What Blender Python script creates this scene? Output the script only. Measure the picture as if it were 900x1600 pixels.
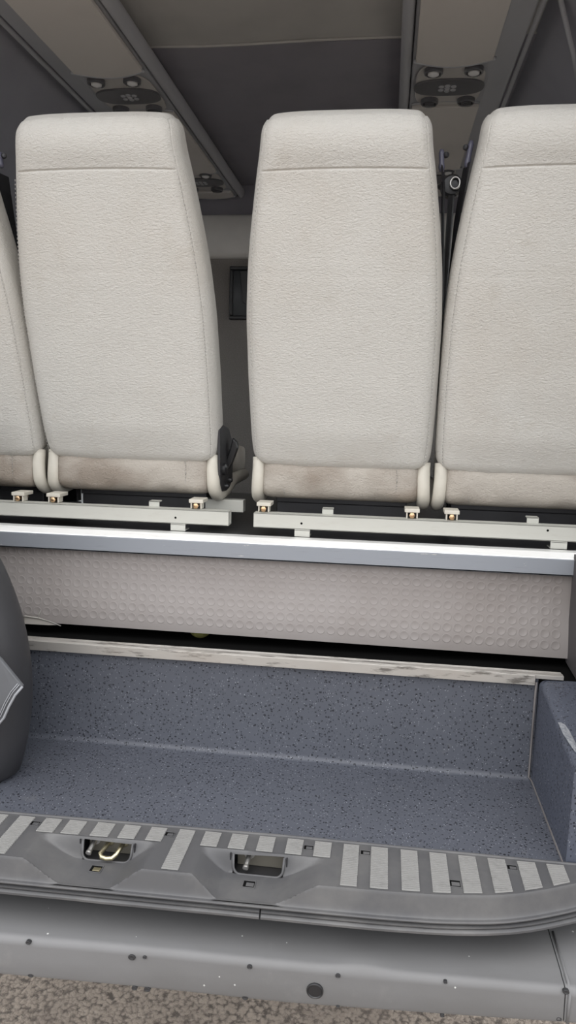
import bpy, math, random
from mathutils import Vector, noise
random.seed(7)
SC = bpy.context.scene
for o in list(bpy.data.objects): bpy.data.objects.remove(o)
COL = SC.collection
PI = math.pi

# ------------------------------------------------------------------ camera
H = 1.42                                     # eye height over the asphalt
FPX = 1155.0
YAW, PIT, ROLL = [math.radians(a) for a in (-7.35, 8.3, 1.44)]
cy, sy = math.cos(YAW), math.sin(YAW)
FW = Vector((sy*math.cos(PIT), cy*math.cos(PIT), -math.sin(PIT)))
R0 = Vector((cy, -sy, 0)); U0 = R0.cross(FW)
RT = math.cos(ROLL)*R0 + math.sin(ROLL)*U0
UP = -math.sin(ROLL)*R0 + math.cos(ROLL)*U0
cam_d = bpy.data.cameras.new('camera'); cam = bpy.data.objects.new('camera', cam_d); COL.objects.link(cam)
from mathutils import Matrix
M3 = Matrix((RT, UP, -FW)).transposed()
cam.matrix_world = Matrix.Translation((0, 0, H)) @ M3.to_4x4()
cam_d.sensor_fit = 'VERTICAL'; cam_d.sensor_height = 36.0; cam_d.lens = FPX/1600*36.0
cam_d.clip_start = .02
SC.camera = cam

# ------------------------------------------------------------------ light
W = bpy.data.worlds.new('overcast_sky'); SC.world = W; W.use_nodes = True
wn = W.node_tree; wn.nodes.clear()
wo = wn.nodes.new('ShaderNodeOutputWorld'); wb = wn.nodes.new('ShaderNodeBackground')
tc = wn.nodes.new('ShaderNodeTexCoord'); sx = wn.nodes.new('ShaderNodeSeparateXYZ'); cr = wn.nodes.new('ShaderNodeValToRGB')
wn.links.new(tc.outputs['Generated'], sx.inputs[0])
mr = wn.nodes.new('ShaderNodeMapRange'); mr.inputs['From Min'].default_value = -.3; mr.inputs['From Max'].default_value = 1
wn.links.new(sx.outputs['Z'], mr.inputs['Value']); wn.links.new(mr.outputs[0], cr.inputs[0])
e = cr.color_ramp.elements
e[0].position = 0; e[0].color = (.12, .115, .11, 1)
e[1].position = 1; e[1].color = (1.0, 1.02, 1.06, 1)
k = cr.color_ramp.elements.new(.22); k.color = (.45, .445, .44, 1)
k = cr.color_ramp.elements.new(.36); k.color = (1.0, 1.0, 1.01, 1)
wn.links.new(cr.outputs[0], wb.inputs[0]); wb.inputs[1].default_value = 1.0
wn.links.new(wb.outputs[0], wo.inputs[0])
sd = bpy.data.lights.new('hazy_sun', 'SUN'); sd.energy = .5; sd.angle = math.radians(50); sd.color = (1, .96, .9)
sun = bpy.data.objects.new('hazy_sun', sd); COL.objects.link(sun)
sun.rotation_euler = (math.radians(28), 0, math.radians(-12))      # high, from behind the viewer
SC.view_settings.view_transform = 'Standard'; SC.view_settings.look = 'None'
SC.view_settings.gamma = 1; SC.view_settings.use_curve_mapping = False
SC.view_settings.exposure = 1.1
SC.cycles.max_bounces = 10; SC.cycles.diffuse_bounces = 6

# ------------------------------------------------------------------ helpers
def P(x, y, **k):
    """point seen at (x, y) of the 900x1600 photo on the plane X=, Y= or Z= (Z measured from eye height)"""
    d = FW + RT*((x-450)/FPX) - UP*((y-800)/FPX)
    (a, v), = k.items(); i = 'XYZ'.index(a)
    q = d*(v/d[i]); return Vector((q.x, q.y, q.z + H))
class MB:
    def __init__(s): s.v = []; s.f = []
    def add(s, vs, fs):
        n = len(s.v); s.v += [tuple(v) for v in vs]; s.f += [tuple(i+n for i in f) for f in fs]; return s
    def box(s, x0, x1, y0, y1, z0, z1, m=None):
        vs = [Vector((x, y, z)) for x in (x0, x1) for y in (y0, y1) for z in (z0, z1)]
        if m: vs = [m @ v for v in vs]
        return s.add(vs, [(0,1,3,2),(4,6,7,5),(0,4,5,1),(2,3,7,6),(0,2,6,4),(1,5,7,3)])
    def tube(s, pts, r, n=12, closed=False, cap=True):
        pts = [Vector(p) for p in pts]; N = len(pts); rs = r if isinstance(r, (list, tuple)) else [r]*N
        vs = []; ref = None
        for i, p in enumerate(pts):
            a = pts[(i-1) % N] if (i > 0 or closed) else p; b = pts[(i+1) % N] if (i < N-1 or closed) else p
            t = (b-a).normalized()
            if ref is None:
                ref = Vector((0,0,1)) if abs(t.z) < .8 else Vector((1,0,0))
            u = t.cross(ref).normalized(); w = u.cross(t).normalized(); ref = w
            for k in range(n):
                an = 2*PI*k/n; vs.append(p + rs[i]*(math.cos(an)*u + math.sin(an)*w))
        fs = []
        for i in range(N if closed else N-1):
            for k in range(n):
                j = (i+1) % N; fs.append((i*n+k, i*n+(k+1)%n, j*n+(k+1)%n, j*n+k))
        if cap and not closed:
            fs.append(tuple(range(n))[::-1]); fs.append(tuple((N-1)*n+k for k in range(n)))
        return s.add(vs, fs)
    def cyl(s, a, b, r, n=16, r2=None):
        return s.tube([a, b], [r, r if r2 is None else r2], n)
    def prism(s, poly, d):
        """poly: list of 3D points, extruded along vector d"""
        n = len(poly); d = Vector(d); vs = [Vector(p) for p in poly] + [Vector(p)+d for p in poly]
        return s.add(vs, [tuple(range(n))[::-1], tuple(range(n, 2*n))] + [(i, (i+1)%n, (i+1)%n+n, i+n) for i in range(n)])
    def grid(s, us, vs_, fn, skip=None):
        nu, nv = len(us), len(vs_); pts = [fn(u, v) for u in us for v in vs_]; fs = []
        for i in range(nu-1):
            for j in range(nv-1):
                q = (i*nv+j, (i+1)*nv+j, (i+1)*nv+j+1, i*nv+j+1)
                if skip and skip(sum((Vector(pts[k]) for k in q), Vector())/4): continue
                fs.append(q)
        return s.add(pts, fs)
    def lathe(s, c, axis, prof, n=24):
        """prof: (radius, height along axis)"""
        ax = Vector(axis).normalized(); ref = Vector((0,0,1)) if abs(ax.z) < .9 else Vector((1,0,0))
        u = ax.cross(ref).normalized(); w = ax.cross(u); c = Vector(c); m = len(prof)
        vs = [c + ax*h + r*(math.cos(2*PI*k/n)*u + math.sin(2*PI*k/n)*w) for r, h in prof for k in range(n)]
        fs = [(i*n+k, i*n+(k+1)%n, (i+1)*n+(k+1)%n, (i+1)*n+k) for i in range(m-1) for k in range(n)]
        fs.append(tuple(range(n))[::-1]); fs.append(tuple((m-1)*n+k for k in range(n)))
        return s.add(vs, fs)
    def build(s, name, mat, parent=None, smooth=False, bevel=0, fix=True, subsurf=0):
        me = bpy.data.meshes.new(name); me.from_pydata(s.v, [], s.f); me.validate()
        if fix:
            import bmesh
            b = bmesh.new(); b.from_mesh(me); bmesh.ops.recalc_face_normals(b, faces=b.faces); b.to_mesh(me); b.free()
        if smooth:
            me.polygons.foreach_set('use_smooth', [True]*len(me.polygons))
            if smooth == 'auto':
                me.set_sharp_from_angle(angle=math.radians(38))
        me.materials.append(mat)
        o = bpy.data.objects.new(name, me); COL.objects.link(o)
        if bevel:
            m = o.modifiers.new('bevel', 'BEVEL'); m.width = bevel; m.segments = 2; m.limit_method = 'ANGLE'; m.angle_limit = math.radians(40); m.harden_normals = False
        if subsurf:
            m = o.modifiers.new('sub', 'SUBSURF'); m.levels = subsurf; m.render_levels = subsurf
        if parent:
            onto(o, parent)
        return o
def onto(o, parent):
    """make o a child; its mesh is kept in the frame of the thing's base, so every child sits at the identity"""
    top = parent
    while top.parent: top = top.parent
    o.data.transform(Matrix.Diagonal((1/top.scale.x, 1/top.scale.y, 1/top.scale.z, 1)) @ Matrix.Translation(-top.location)); o.parent = parent; return o
def empty(name, loc):
    o = bpy.data.objects.new(name, None); COL.objects.link(o); o.location = loc; o.empty_display_size = .05; return o
def tag(o, label=None, cat=None, group=None, kind=None):
    if label: o['label'] = label
    if cat: o['category'] = cat
    if group: o['group'] = group
    if kind: o['kind'] = kind
    return o
def struct(o, label=None, cat=None): return tag(o, label, cat, kind='structure')
def copy_tree(o, parent=None):
    c = o.copy(); COL.objects.link(c)
    if parent: c.parent = parent
    for ch in [x for x in bpy.data.objects if x.parent == o and x is not c]: copy_tree(ch, c)
    return c
def sm(a, b, x):
    t = min(1, max(0, (x-a)/(b-a))) if a != b else float(x > a)
    return t*t*(3-2*t)
def frange(a, b, n): return [a+(b-a)*i/(n-1) for i in range(n)]
def lin(pts, x):
    if x <= pts[0][0]:
        a, b = pts[0], pts[1]
    elif x >= pts[-1][0]:
        a, b = pts[-2], pts[-1]
    else:
        for a, b in zip(pts, pts[1:]):
            if a[0] <= x <= b[0]: break
    return a[1] + (b[1]-a[1])*(x-a[0])/(b[0]-a[0])

# ------------------------------------------------------------------ materials
def srgb(r, g, b):
    f = lambda c: ((c/255+.055)/1.055)**2.4 if c > 10 else c/255/12.92
    return (f(r), f(g), f(b), 1)
class Mat:
    def __init__(s, name, col, rough=.5, metal=0, spec=.5):
        s.m = bpy.data.materials.new(name); s.m.use_nodes = True; s.t = s.m.node_tree
        s.b = s.t.nodes['Principled BSDF']; s.b.inputs['Base Color'].default_value = col
        s.b.inputs['Roughness'].default_value = rough; s.b.inputs['Metallic'].default_value = metal
        s.b.inputs['Specular IOR Level'].default_value = spec
        s.col = None; s.base = col; s.h = None
        s.tc = s.t.nodes.new('ShaderNodeTexCoord')
    def n(s, typ, **k):
        x = s.t.nodes.new(typ)
        for a, v in k.items():
            if a in ('operation', 'blend_type', 'data_type', 'feature', 'noise_dimensions'): setattr(x, a, v)
            else: x.inputs[a.replace('_', ' ')].default_value = v
        return x
    def L(s, a, b): s.t.links.new(a, b)
    def coord(s, scale=(1,1,1), rot=(0,0,0)):
        if getattr(s, 'rand', False):
            oi = s.t.nodes.new('ShaderNodeObjectInfo'); va = s.t.nodes.new('ShaderNodeVectorMath'); va.operation = 'MULTIPLY_ADD'
            s.L(oi.outputs['Random'], va.inputs[0]); va.inputs[1].default_value = (7, 3, 5); s.L(s.tc.outputs['Object'], va.inputs[2])
            mp = s.n('ShaderNodeMapping'); mp.inputs['Scale'].default_value = scale; mp.inputs['Rotation'].default_value = rot
            s.L(va.outputs[0], mp.inputs[0]); return mp.outputs[0]
        mp = s.n('ShaderNodeMapping'); mp.inputs['Scale'].default_value = scale; mp.inputs['Rotation'].default_value = rot
        s.L(s.tc.outputs['Object'], mp.inputs[0]); return mp.outputs[0]
    def noise(s, scale, detail=4, rough=.55, stretch=(1,1,1), rot=(0,0,0), dist=0):
        x = s.n('ShaderNodeTexNoise', Scale=scale, Detail=detail, Roughness=rough, Distortion=dist); s.L(s.coord(stretch, rot), x.inputs['Vector']); return x.outputs['Fac']
    def ramp(s, fac, a, b, inv=False):
        x = s.n('ShaderNodeMapRange', From_Min=a, From_Max=b)
        x.clamp = True
        if inv: x.inputs['To Min'].default_value = 1; x.inputs['To Max'].default_value = 0
        s.L(fac, x.inputs['Value']); return x.outputs[0]
    def math(s, op, a, b=None):
        x = s.n('ShaderNodeMath', operation=op)
        for i, q in enumerate((a, b)):
            if q is None: continue
            if isinstance(q, (int, float)): x.inputs[i].default_value = q
            else: s.L(q, x.inputs[i])
        return x.outputs[0]
    def tint(s, fac, col, amount=1.0):
        """mix a stain colour over the base where fac is high"""
        x = s.n('ShaderNodeMix', data_type='RGBA'); f = s.math('MULTIPLY', fac, amount)
        s.L(f, x.inputs[0])
        if s.col is None: x.inputs[6].default_value = s.base
        else: s.L(s.col, x.inputs[6])
        x.inputs[7].default_value = col; s.col = x.outputs[2]; s.L(s.col, s.b.inputs['Base Color']); return s
    def bump(s, h, strength=.3, dist=.001):
        x = s.n('ShaderNodeBump', Strength=strength, Distance=dist); s.L(h, x.inputs['Height'])
        if s.h is not None: s.L(s.h, x.inputs['Normal'])
        s.h = x.outputs[0]; s.L(s.h, s.b.inputs['Normal']); return s
    def roughvar(s, fac, lo, hi):
        x = s.n('ShaderNodeMapRange', To_Min=lo, To_Max=hi); s.L(fac, x.inputs['Value']); s.L(x.outputs[0], s.b.inputs['Roughness']); return s
def plain(name, col, rough=.5, metal=0, spec=.5, nscale=40, amt=.15, bump=.1):
    m = Mat(name, col, rough, metal, spec)
    f = m.noise(nscale, 5)
    m.tint(m.ramp(f, .45, .75), tuple(c*.6 for c in col[:3])+(1,), amt)
    m.bump(m.noise(nscale*8, 3), bump, .0006); return m.m

# seat vinyl: grained, faint rubbed dirt
v = Mat('grey_seat_vinyl', (.60, .585, .55, 1), .46, 0, .4); v.rand = True
v.tint(v.ramp(v.noise(4.5, 4, .6, (1,1,.7)), .45, .8), (.50, .45, .39, 1), .45)
v.tint(v.ramp(v.noise(16, 5, .65), .6, .82), (.42, .38, .32, 1), .35)
v.tint(v.ramp(v.noise(60, 3, .6, (1,1,2.5)), .66, .8), (.40, .37, .32, 1), .22)
v.bump(v.noise(150, 5, .6, (1, 1, 1.9), (0,0,0), .5), .75, .003)
v.bump(v.noise(420, 2, .5, (1, 1, 1.4)), .6, .0014)
VINYL = v.m
v = Mat('soiled_seat_vinyl', (.44, .405, .36, 1), .5, 0, .35); v.rand = True
v.tint(v.ramp(v.noise(6, 3, .5, (1,1,1.6)), .42, .62), (.25, .205, .165, 1), .75)
v.tint(v.ramp(v.noise(40, 4, .6), .58, .8), (.32, .28, .24, 1), .3)
v.bump(v.noise(120, 5, .62, (1, 1, 1.6), dist=1.2), .9, .003)
CUSH = v.m
THREAD = plain('stitch_thread', (.36, .35, .33, 1), .8)
SEAM = plain('grey_seam_welt', (.33, .32, .30, 1), .6)  # dull grey, used for the tear in the studded panel
CREAM = plain('cream_painted_steel', (.60, .57, .50, 1), .38, 0, .5, 25, .25, .08)
v = Mat('cream_grey_rail_paint', (.49, .49, .45, 1), .42)
v.tint(v.ramp(v.noise(30, 5, .6, (1,1,4)), .55, .78), (.40, .38, .34, 1), .35); v.bump(v.noise(300, 3), .15, .0004)
RAILP = v.m
BOLT = plain('brass_plated_bolt', (.62, .42, .25, 1), .3, .9)
STEEL = plain('zinc_steel', (.55, .54, .52, 1), .32, .95)
YELZ = plain('yellow_zinc_steel', (.62, .56, .38, 1), .3, .95)
DKMETAL = plain('dark_metal', (.06, .06, .065, 1), .4, .5)
BLACKP = plain('black_plastic', (.018, .018, .02, 1), .35)
BELT = plain('black_belt_webbing', (.012, .012, .016, 1), .75)
HOLESHADE = plain('painted_hole_shade', (.006, .006, .006, 1), .95, 0, .05)  # near black, puts the shade of slot and holes into the colour
# platform floor: black glossy sheet
v = Mat('black_gloss_sheet', (.022, .022, .023, 1), .28, 0, .6)
v.bump(v.noise(60, 3, .5, (1,3,1)), .25, .002); v.tint(v.ramp(v.noise(30,5,.7), .6, .8), (.10,.095,.09,1), .4)
BLKFLOOR = v.m
# aluminium trims
v = Mat('bright_aluminium_edge', (.90, .90, .89, 1), .45, .5)
v.tint(v.ramp(v.noise(45, 5, .6, (.3,3,3)), .58, .72), (.35, .34, .32, 1), .35); v.bump(v.noise(200, 3, .5, (.05,1,1)), .1, .0006)
ALU = v.m
v = Mat('worn_aluminium_nosing', (.52, .50, .47, 1), .42, .6)
v.tint(v.ramp(v.noise(28, 6, .7, (.5,3,3)), .53, .62), (.10, .09, .08, 1), .75)
v.tint(v.ramp(v.noise(9, 4, .6, (.6,1,1)), .5, .8), (.42, .37, .32, 1), .5); v.bump(v.noise(90, 5), .3, .0012)
WORNALU = v.m
v = Mat('blue_grey_anodised_face', (.29, .31, .345, 1), .45, .25)
v.tint(v.ramp(v.noise(30, 6, .7, (.5,1,3)), .66, .69), (.72, .70, .66, 1), .75)
v.tint(v.ramp(v.noise(70, 4, .6, (.15,1,3)), .62, .70), (.20, .20, .21, 1), .4)
FACE = v.m
v = Mat('pinkish_grey_studded_vinyl', (.28, .258, .250, 1), .50, 0, .45)
v.tint(v.ramp(v.noise(3.2, 4, .6), .42, .72), (.21, .185, .172, 1), .6)
v.tint(v.ramp(v.noise(22, 5, .7), .68, .74), (.12, .09, .07, 1), .5); v.bump(v.noise(160, 4), .2, .0008)
STUD = v.m
# speckled floor vinyl: three sizes of flecks in scattered cells
def speckle(name, base, r):
    v = Mat(name, base, .48, 0, .4)
    v.tint(v.ramp(v.noise(5, 3), .4, .75), tuple(c*.78 for c in base[:3])+(1,), .5)
    for sc_, th, gate, col, st in ((125, .27, .42, (.006,.006,.010,1), (1,1.35,1.35)), (190, .27, .5, (.018,.02,.028,1), (1.3,.8,.8)), (220, .20, .6, (.24,.25,.28,1), (1,1.2,1))):
        vo = v.n('ShaderNodeTexVoronoi', Scale=sc_, Randomness=1.0); wn_ = v.n('ShaderNodeTexNoise', Scale=500.0, Detail=2.0); v.L(v.tc.outputs['Object'], wn_.inputs['Vector'])
        mx_ = v.n('ShaderNodeVectorMath'); mx_.operation = 'MULTIPLY_ADD'; v.L(wn_.outputs['Color'], mx_.inputs[0]); mx_.inputs[1].default_value = (.004, .004, .004); v.L(v.coord(st, (.3*sc_, .2, .1)), mx_.inputs[2])
        v.L(mx_.outputs[0], vo.inputs['Vector'])
        sep = v.n('ShaderNodeSeparateColor'); v.L(vo.outputs['Color'], sep.inputs[0])
        f = v.math('MULTIPLY', v.math('LESS_THAN', vo.outputs['Distance'], th), v.math('GREATER_THAN', sep.outputs[0], gate))
        v.tint(f, col, .85)
    v.tint(v.ramp(v.noise(11, 6, .7), .63, .8), (.30, .29, .28, 1), .25)
    v.bump(v.noise(500, 2), .15, .0004); return v.m
SPECK = speckle('speckled_blue_grey_vinyl', (.082, .089, .109, 1), .5)
ARCHV = speckle('darker_blue_grey_vinyl', (.074, .083, .110, 1), .5)
# sill plastic, rubber, bumper
v = Mat('grey_moulded_sill_plastic', (.080, .080, .084, 1), .45, 0, .45)
v.tint(v.ramp(v.noise(9, 5, .65), .45, .7), (.15, .147, .143, 1), .5)
v.tint(v.ramp(v.noise(40, 5, .7), .6, .8), (.045, .045, .047, 1), .35); v.bump(v.noise(900, 2), .2, .0003)
SILL = v.m
v = Mat('dusty_tread_strip', (.25, .247, .24, 1), .7, 0, .3)
v.tint(v.ramp(v.noise(60, 5, .7), .5, .75), (.15, .148, .145, 1), .5)
TREAD = v.m
v = Mat('dusty_black_rubber', (.075, .075, .078, 1), .5, 0, .45)
v.tint(v.ramp(v.noise(14, 5, .65, (.4,1,1)), .45, .72), (.20, .195, .19, 1), .6); v.bump(v.noise(200, 4), .2, .0005)
RUBBER = v.m
v = Mat('weathered_grey_bumper_plastic', (.165, .165, .168, 1), .5, 0, .4)
v.tint(v.ramp(v.noise(3.5, 5, .6, (.6,1,1)), .42, .75), (.115, .113, .11, 1), .7)
v.tint(v.ramp(v.noise(13, 6, .7), .6, .85), (.25, .245, .238, 1), .45)
vo = v.n('ShaderNodeTexVoronoi', Scale=45.0); v.L(v.coord(), vo.inputs['Vector']); sep = v.n('ShaderNodeSeparateColor'); v.L(vo.outputs['Color'], sep.inputs[0])
v.tint(v.math('MULTIPLY', v.math('LESS_THAN', vo.outputs['Distance'], .07), v.math('GREATER_THAN', sep.outputs[0], .8)), (.6, .6, .58, 1), .8)
v.bump(v.noise(600, 3), .25, .0004); v.bump(v.noise(16, 3), .2, .004)
BUMP = v.m
# asphalt
v = Mat('coarse_asphalt', (.50, .42, .35, 1), .8, 0, .35)
vo = v.n('ShaderNodeTexVoronoi', Scale=90.0); wn_ = v.n('ShaderNodeTexNoise', Scale=70.0, Detail=5.0, Roughness=.7); v.L(v.tc.outputs['Object'], wn_.inputs['Vector'])
mx_ = v.n('ShaderNodeVectorMath'); mx_.operation = 'MULTIPLY_ADD'; v.L(wn_.outputs['Color'], mx_.inputs[0]); mx_.inputs[1].default_value = (.022, .022, .022); v.L(v.coord(), mx_.inputs[2]); v.L(mx_.outputs[0], vo.inputs['Vector'])
sep = v.n('ShaderNodeSeparateColor'); v.L(vo.outputs['Color'], sep.inputs[0])
v.tint(sep.outputs[0], (.66, .57, .48, 1), .5)
v.tint(v.ramp(vo.outputs['Distance'], .45, .85), (.05, .042, .036, 1), .9)
v.tint(v.ramp(v.noise(6, 3), .4, .8), (.22, .18, .155, 1), .4)
v.bump(v.ramp(vo.outputs['Distance'], .0, .75, True), 1.0, .010); v.bump(v.noise(300, 4), .5, .001)
ASPH = v.m
# interior
RACKP = plain('grey_rack_plastic', (.50, .48, .46, 1), .5, 0, .4, 5, .2)
RACKLID = plain('warm_grey_rack_lid', (.62, .59, .56, 1), .55, 0, .3, 4, .35)
RACKOUT = plain('cool_grey_rack_side', (.40, .405, .43, 1), .5, 0, .4, 5, .2)
VENTP = plain('charcoal_vent_plastic', (.11, .11, .12, 1), .35, 0, .5)
LENS = plain('frosted_lamp_lens', (.75, .75, .75, 1), .2, 0, .6)
CHROME = plain('chromed_plastic', (.5, .5, .5, 1), .2, .9)
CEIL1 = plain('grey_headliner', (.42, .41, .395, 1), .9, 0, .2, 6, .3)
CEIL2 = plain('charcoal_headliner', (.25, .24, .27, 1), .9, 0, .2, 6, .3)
WALLM = plain('slate_wall_fabric', (.32, .32, .36, 1), .85, 0, .2, 4, .4)
BAND = plain('padded_grey_vinyl', (.78, .76, .73, 1), .5, 0, .4, 8, .2, .3)
v = Mat('charcoal_carpet', (.26, .24, .225, 1), .95, 0, .1)
v.tint(v.ramp(v.noise(260, 3, .7), .45, .65), (.38, .35, .33, 1), .6); v.bump(v.noise(350, 4, .7), .9, .004)
CARPET = v.m
COVER = Mat('dark_grey_padded_vinyl', (.034, .034, .038, 1), .5, 0, .45)
COVER.tint(COVER.ramp(COVER.noise(5, 4), .45, .75), (.055, .055, .06, 1), .5); COVER.bump(COVER.noise(7, 3), .3, .012); COVER.bump(COVER.noise(300, 3), .25, .0006)
COVER = COVER.m
COVER2 = plain('slate_vinyl_flap', (.10, .105, .115, 1), .42, 0, .5, 9, .4, .2)
BODYP = plain('dark_body_paint', (.05, .05, .055, 1), .5)
v = Mat('fuzzy_yellow_green', (.25, .25, .08, 1), .95, 0, .1)
v.tint(v.ramp(v.noise(60, 4), .4, .7), (.18, .15, .06, 1), .7); v.bump(v.noise(500, 3), .8, .002)
YEL = v.m
gm = bpy.data.materials.new('added_window_glass'); gm.use_nodes = True
gb = gm.node_tree.nodes['Principled BSDF']; gb.inputs['Base Color'].default_value = (.85, .88, .87, 1); gb.inputs['Transmission Weight'].default_value = 1; gb.inputs['Roughness'].default_value = .02; gb.inputs['IOR'].default_value = 1.02
GLASS = gm

Z = lambda z: H+z        # heights given relative to the eye

# ------------------------------------------------------------------ structure
tag(MB().grid(frange(-9, 9, 3), frange(-8, 9, 3), lambda x, y: (x, y, 0)).build('ground', ASPH), 'coarse brown grey asphalt below the bumper', 'ground', kind='structure')
XL, XR = -1.22, .60                  # inner faces of the side walls
YR, YB = 1.10, 3.20                  # rear opening, bulkhead
ZP = P(450, 842.5, Y=1.513).z                        # platform
ZWELL = Z(-.70); YRIS = 1.38; ZRIS = Z(-.492)
ZC = Z(.90)

# luggage well: floor coved up into the riser
prof = [(1.072, ZWELL-.002), (1.10, ZWELL)]
Rr = .011
prof += [(YRIS-Rr+Rr*math.sin(a), ZWELL+Rr-Rr*math.cos(a)) for a in frange(0, PI/2, 8)]
prof += [(YRIS+.004, ZRIS-.003), (YRIS+.02, ZRIS-.003), (YRIS+.02, ZWELL-.03), (1.072, ZWELL-.03)]
n = len(prof)
m = MB(); m.add([(x, y, z) for x in (-1.16, .305) for y, z in prof], [(i, (i+1)%n, (i+1)%n+n, i+n) for i in range(n)] + [tuple(range(n)), tuple(range(n, 2*n))[::-1]])
struct(m.build('floor', SPECK, smooth='auto'), 'speckled blue grey vinyl floor of the luggage well', 'floor')
# rear platform deck (black)
m = MB(); m.box(XL, XR, 1.535, 2.28, ZP-.03, ZP-.001)
struct(m.build('floor_platform', BLKFLOOR, bevel=.002), 'black glossy raised deck under the rear seats', 'floor')
m = MB(); m.box(XL, XR, 2.28, YB, Z(-.72), Z(-.70)); struct(m.build('floor_cabin', plain('grey_cabin_floor', (.25, .25, .26, 1), .6)), 'unseen grey cabin floor added in front of the raised deck', 'floor')  # unseen floor added in grey to bounce light into the cabin
# nosing of the platform: bright top strip and blue-grey face
edge = P(450, 852, Y=1.497)
m = MB(); m.prism([(XL, y, z) for y, z in ((1.497, edge.z-.001), (1.4985, edge.z+.001), (1.512, ZP+.0006), (1.540, ZP+.0006), (1.540, ZP-.02), (1.497, ZP-.02))], (XR-XL, 0, 0))
ALT = struct(m.build('trim_1', ALU, bevel=.0015), 'bright aluminium strip along the platform edge', 'trim')
zb = P(450, 877.5, Y=1.497).z
m = MB(); m.box(XL, XR, 1.494, 1.503, zb, edge.z-.0005); m.box(XL, XR, 1.494, 1.53, zb, zb+.004)
struct(m.build('trim_2', FACE, bevel=.001), 'scratched blue grey face below the bright aluminium strip', 'trim')
# riser top nosing, worn aluminium with two grooves
m = MB()
x1 = P(836, 1055, Y=YRIS).x; x2 = P(879, 1050, Y=YRIS+.012).x
m.box(-1.16, x1, YRIS-.006, YRIS+.002, ZRIS-.018, ZRIS+.0015)
m.box(-1.16, x2, YRIS-.002, YRIS+.012, ZRIS-.006, ZRIS+.002)
for k in range(3): m.box(-1.16, x2, YRIS+.013+.005*k, YRIS+.0155+.005*k, ZRIS-.006, ZRIS+.0005)
struct(m.build('trim_3', WORNALU, bevel=.0008), 'worn aluminium nosing along the top of the speckled riser', 'trim')

# studded panel under the platform (top vertical, foot curling towards the viewer)
pan = empty('studded_panel', (-.3, 1.5, Z(-.49)))
tag(pan, 'pinkish grey studded vinyl panel hanging below the platform edge, above the dark slot', 'panel')
ztop = zb+.002; XP0, XP1 = -1.16, P(893, 1030, Y=1.485).x
def zbot(x):
    b = lin([(P(40, 965, Y=1.485).x, P(40, 971, Y=1.485).z), (P(450, 999, Y=1.485).x, P(450, 999, Y=1.485).z), (P(893, 1030, Y=1.485).x, P(893, 1030, Y=1.485).z)], x); return b
def panp(x, t):
    z = ztop + (zbot(x)-ztop)*t
    y = 1.508 - .022*sm(.25, 1.0, t)
    return Vector((x, y, z))
m = MB(); m.grid(frange(XP0, XP1, 60), frange(0, 1, 14), panp)
m.grid(frange(XP0, XP1, 60), [0, 1], lambda x, w: panp(x, 1)+Vector((0, .004*w, -.001*w)))
m.grid([0, 1], frange(0, 1, 14), lambda w, t: panp(XP1, t)+Vector((0, .004*w, 0)))
m.grid(frange(XP0, XP1, 60), frange(0, 1, 14), lambda x, t: panp(x, t)+Vector((0, .004, 0)))
pit = .0215; nr = 9
for j in range(nr):
    for i in range(int((XP1-XP0)/pit)):
        t0 = (j+.55)*pit/abs(zbot(-.2)-ztop)
        if t0 > .97: continue
        cx = XP0+pit*(i+.5); c = panp(cx, t0)
        if c.x > XP1-.012: continue
        du = (panp(cx+.01, t0)-panp(cx-.01, t0)).normalized(); dv = (panp(cx, t0+.03)-panp(cx, t0-.03)).normalized(); nn = dv.cross(du).normalized()
        if nn.y > 0: nn = -nn
        prf = [(.0097, -.0002), (.0094, .0003), (.0088, .0005), (.0080, .00045), (.0074, .0002)]
        vs = [c + nn*h + r*(math.cos(2*PI*k/14)*du + math.sin(2*PI*k/14)*dv) for r, h in prf for k in range(14)]
        m.add(vs, [(a*14+k, a*14+(k+1)%14, (a+1)*14+(k+1)%14, (a+1)*14+k) for a in range(4) for k in range(14)] + [tuple(4*14+k for k in range(14))])
m.build('panel_sheet', STUD, pan, smooth='auto', fix=False)
# lifted paler strip at the left foot of the panel
m = MB(); a = [(38, 962), (60, 965), (75, 970), (92, 977), (75, 977), (38, 975)]
m.prism([P(x, y, Y=1.478) for x, y in a], (0, .003, 0))
o = m.build('lifted_edge_strip', plain('pale_backing', (.50, .47, .43, 1), .6), pan, bevel=.0006); o['label'] = 'pale lifted edge at the foot of the panel'
m = MB(); m.tube([P(36, 963, Y=1.4755), P(60, 966, Y=1.4765), P(78, 971, Y=1.4765), P(95, 978, Y=1.4765)], .0011, 6); m.tube([P(60, 965, Y=1.4765), P(61, 960, Y=1.479), P(64, 953, Y=1.482)], .0007, 6)
m.build('tear', SEAM, pan, smooth=True)

# slot behind: closers coloured near black for its shade, and the yellow ball
m = MB(); m.box(XL-.02, XR+.02, 2.26, 2.28, ZWELL-.02, ZP-.03); m.box(XL-.02, XL, YRIS+.0201, 2.26, ZWELL-.02, ZP-.03); m.box(XR, XR+.02, YRIS+.0201, 2.26, ZWELL-.02, ZP-.03); struct(m.build('wall_slot_back', HOLESHADE), 'back of the slot under the platform, shade coloured in', 'wall')
pb = P(313, 1003, Y=1.53)
m = MB(); rb = .0265
m.grid(frange(0, 2*PI, 33), frange(-PI/2, PI/2, 17), lambda a, b: (rb*math.cos(a)*math.cos(b), rb*math.sin(a)*math.cos(b), rb*math.sin(b)*.97))
tag(m.build('ball', YEL, smooth=True), 'small yellow green ball lying in the dark slot below the studded panel', 'ball')
bpy.data.objects['ball'].location = (P(313, 990, Y=1.53).x, 1.53, ZRIS-.02+rb*.97)

m = MB(); m.box(XL, XR, YRIS+.0201, 2.26, ZRIS-.04, ZRIS-.02); struct(m.build('floor_slot', HOLESHADE), 'floor of the slot under the platform, shade coloured in', 'floor')  # slot floor coloured near black for its deep shade
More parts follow.
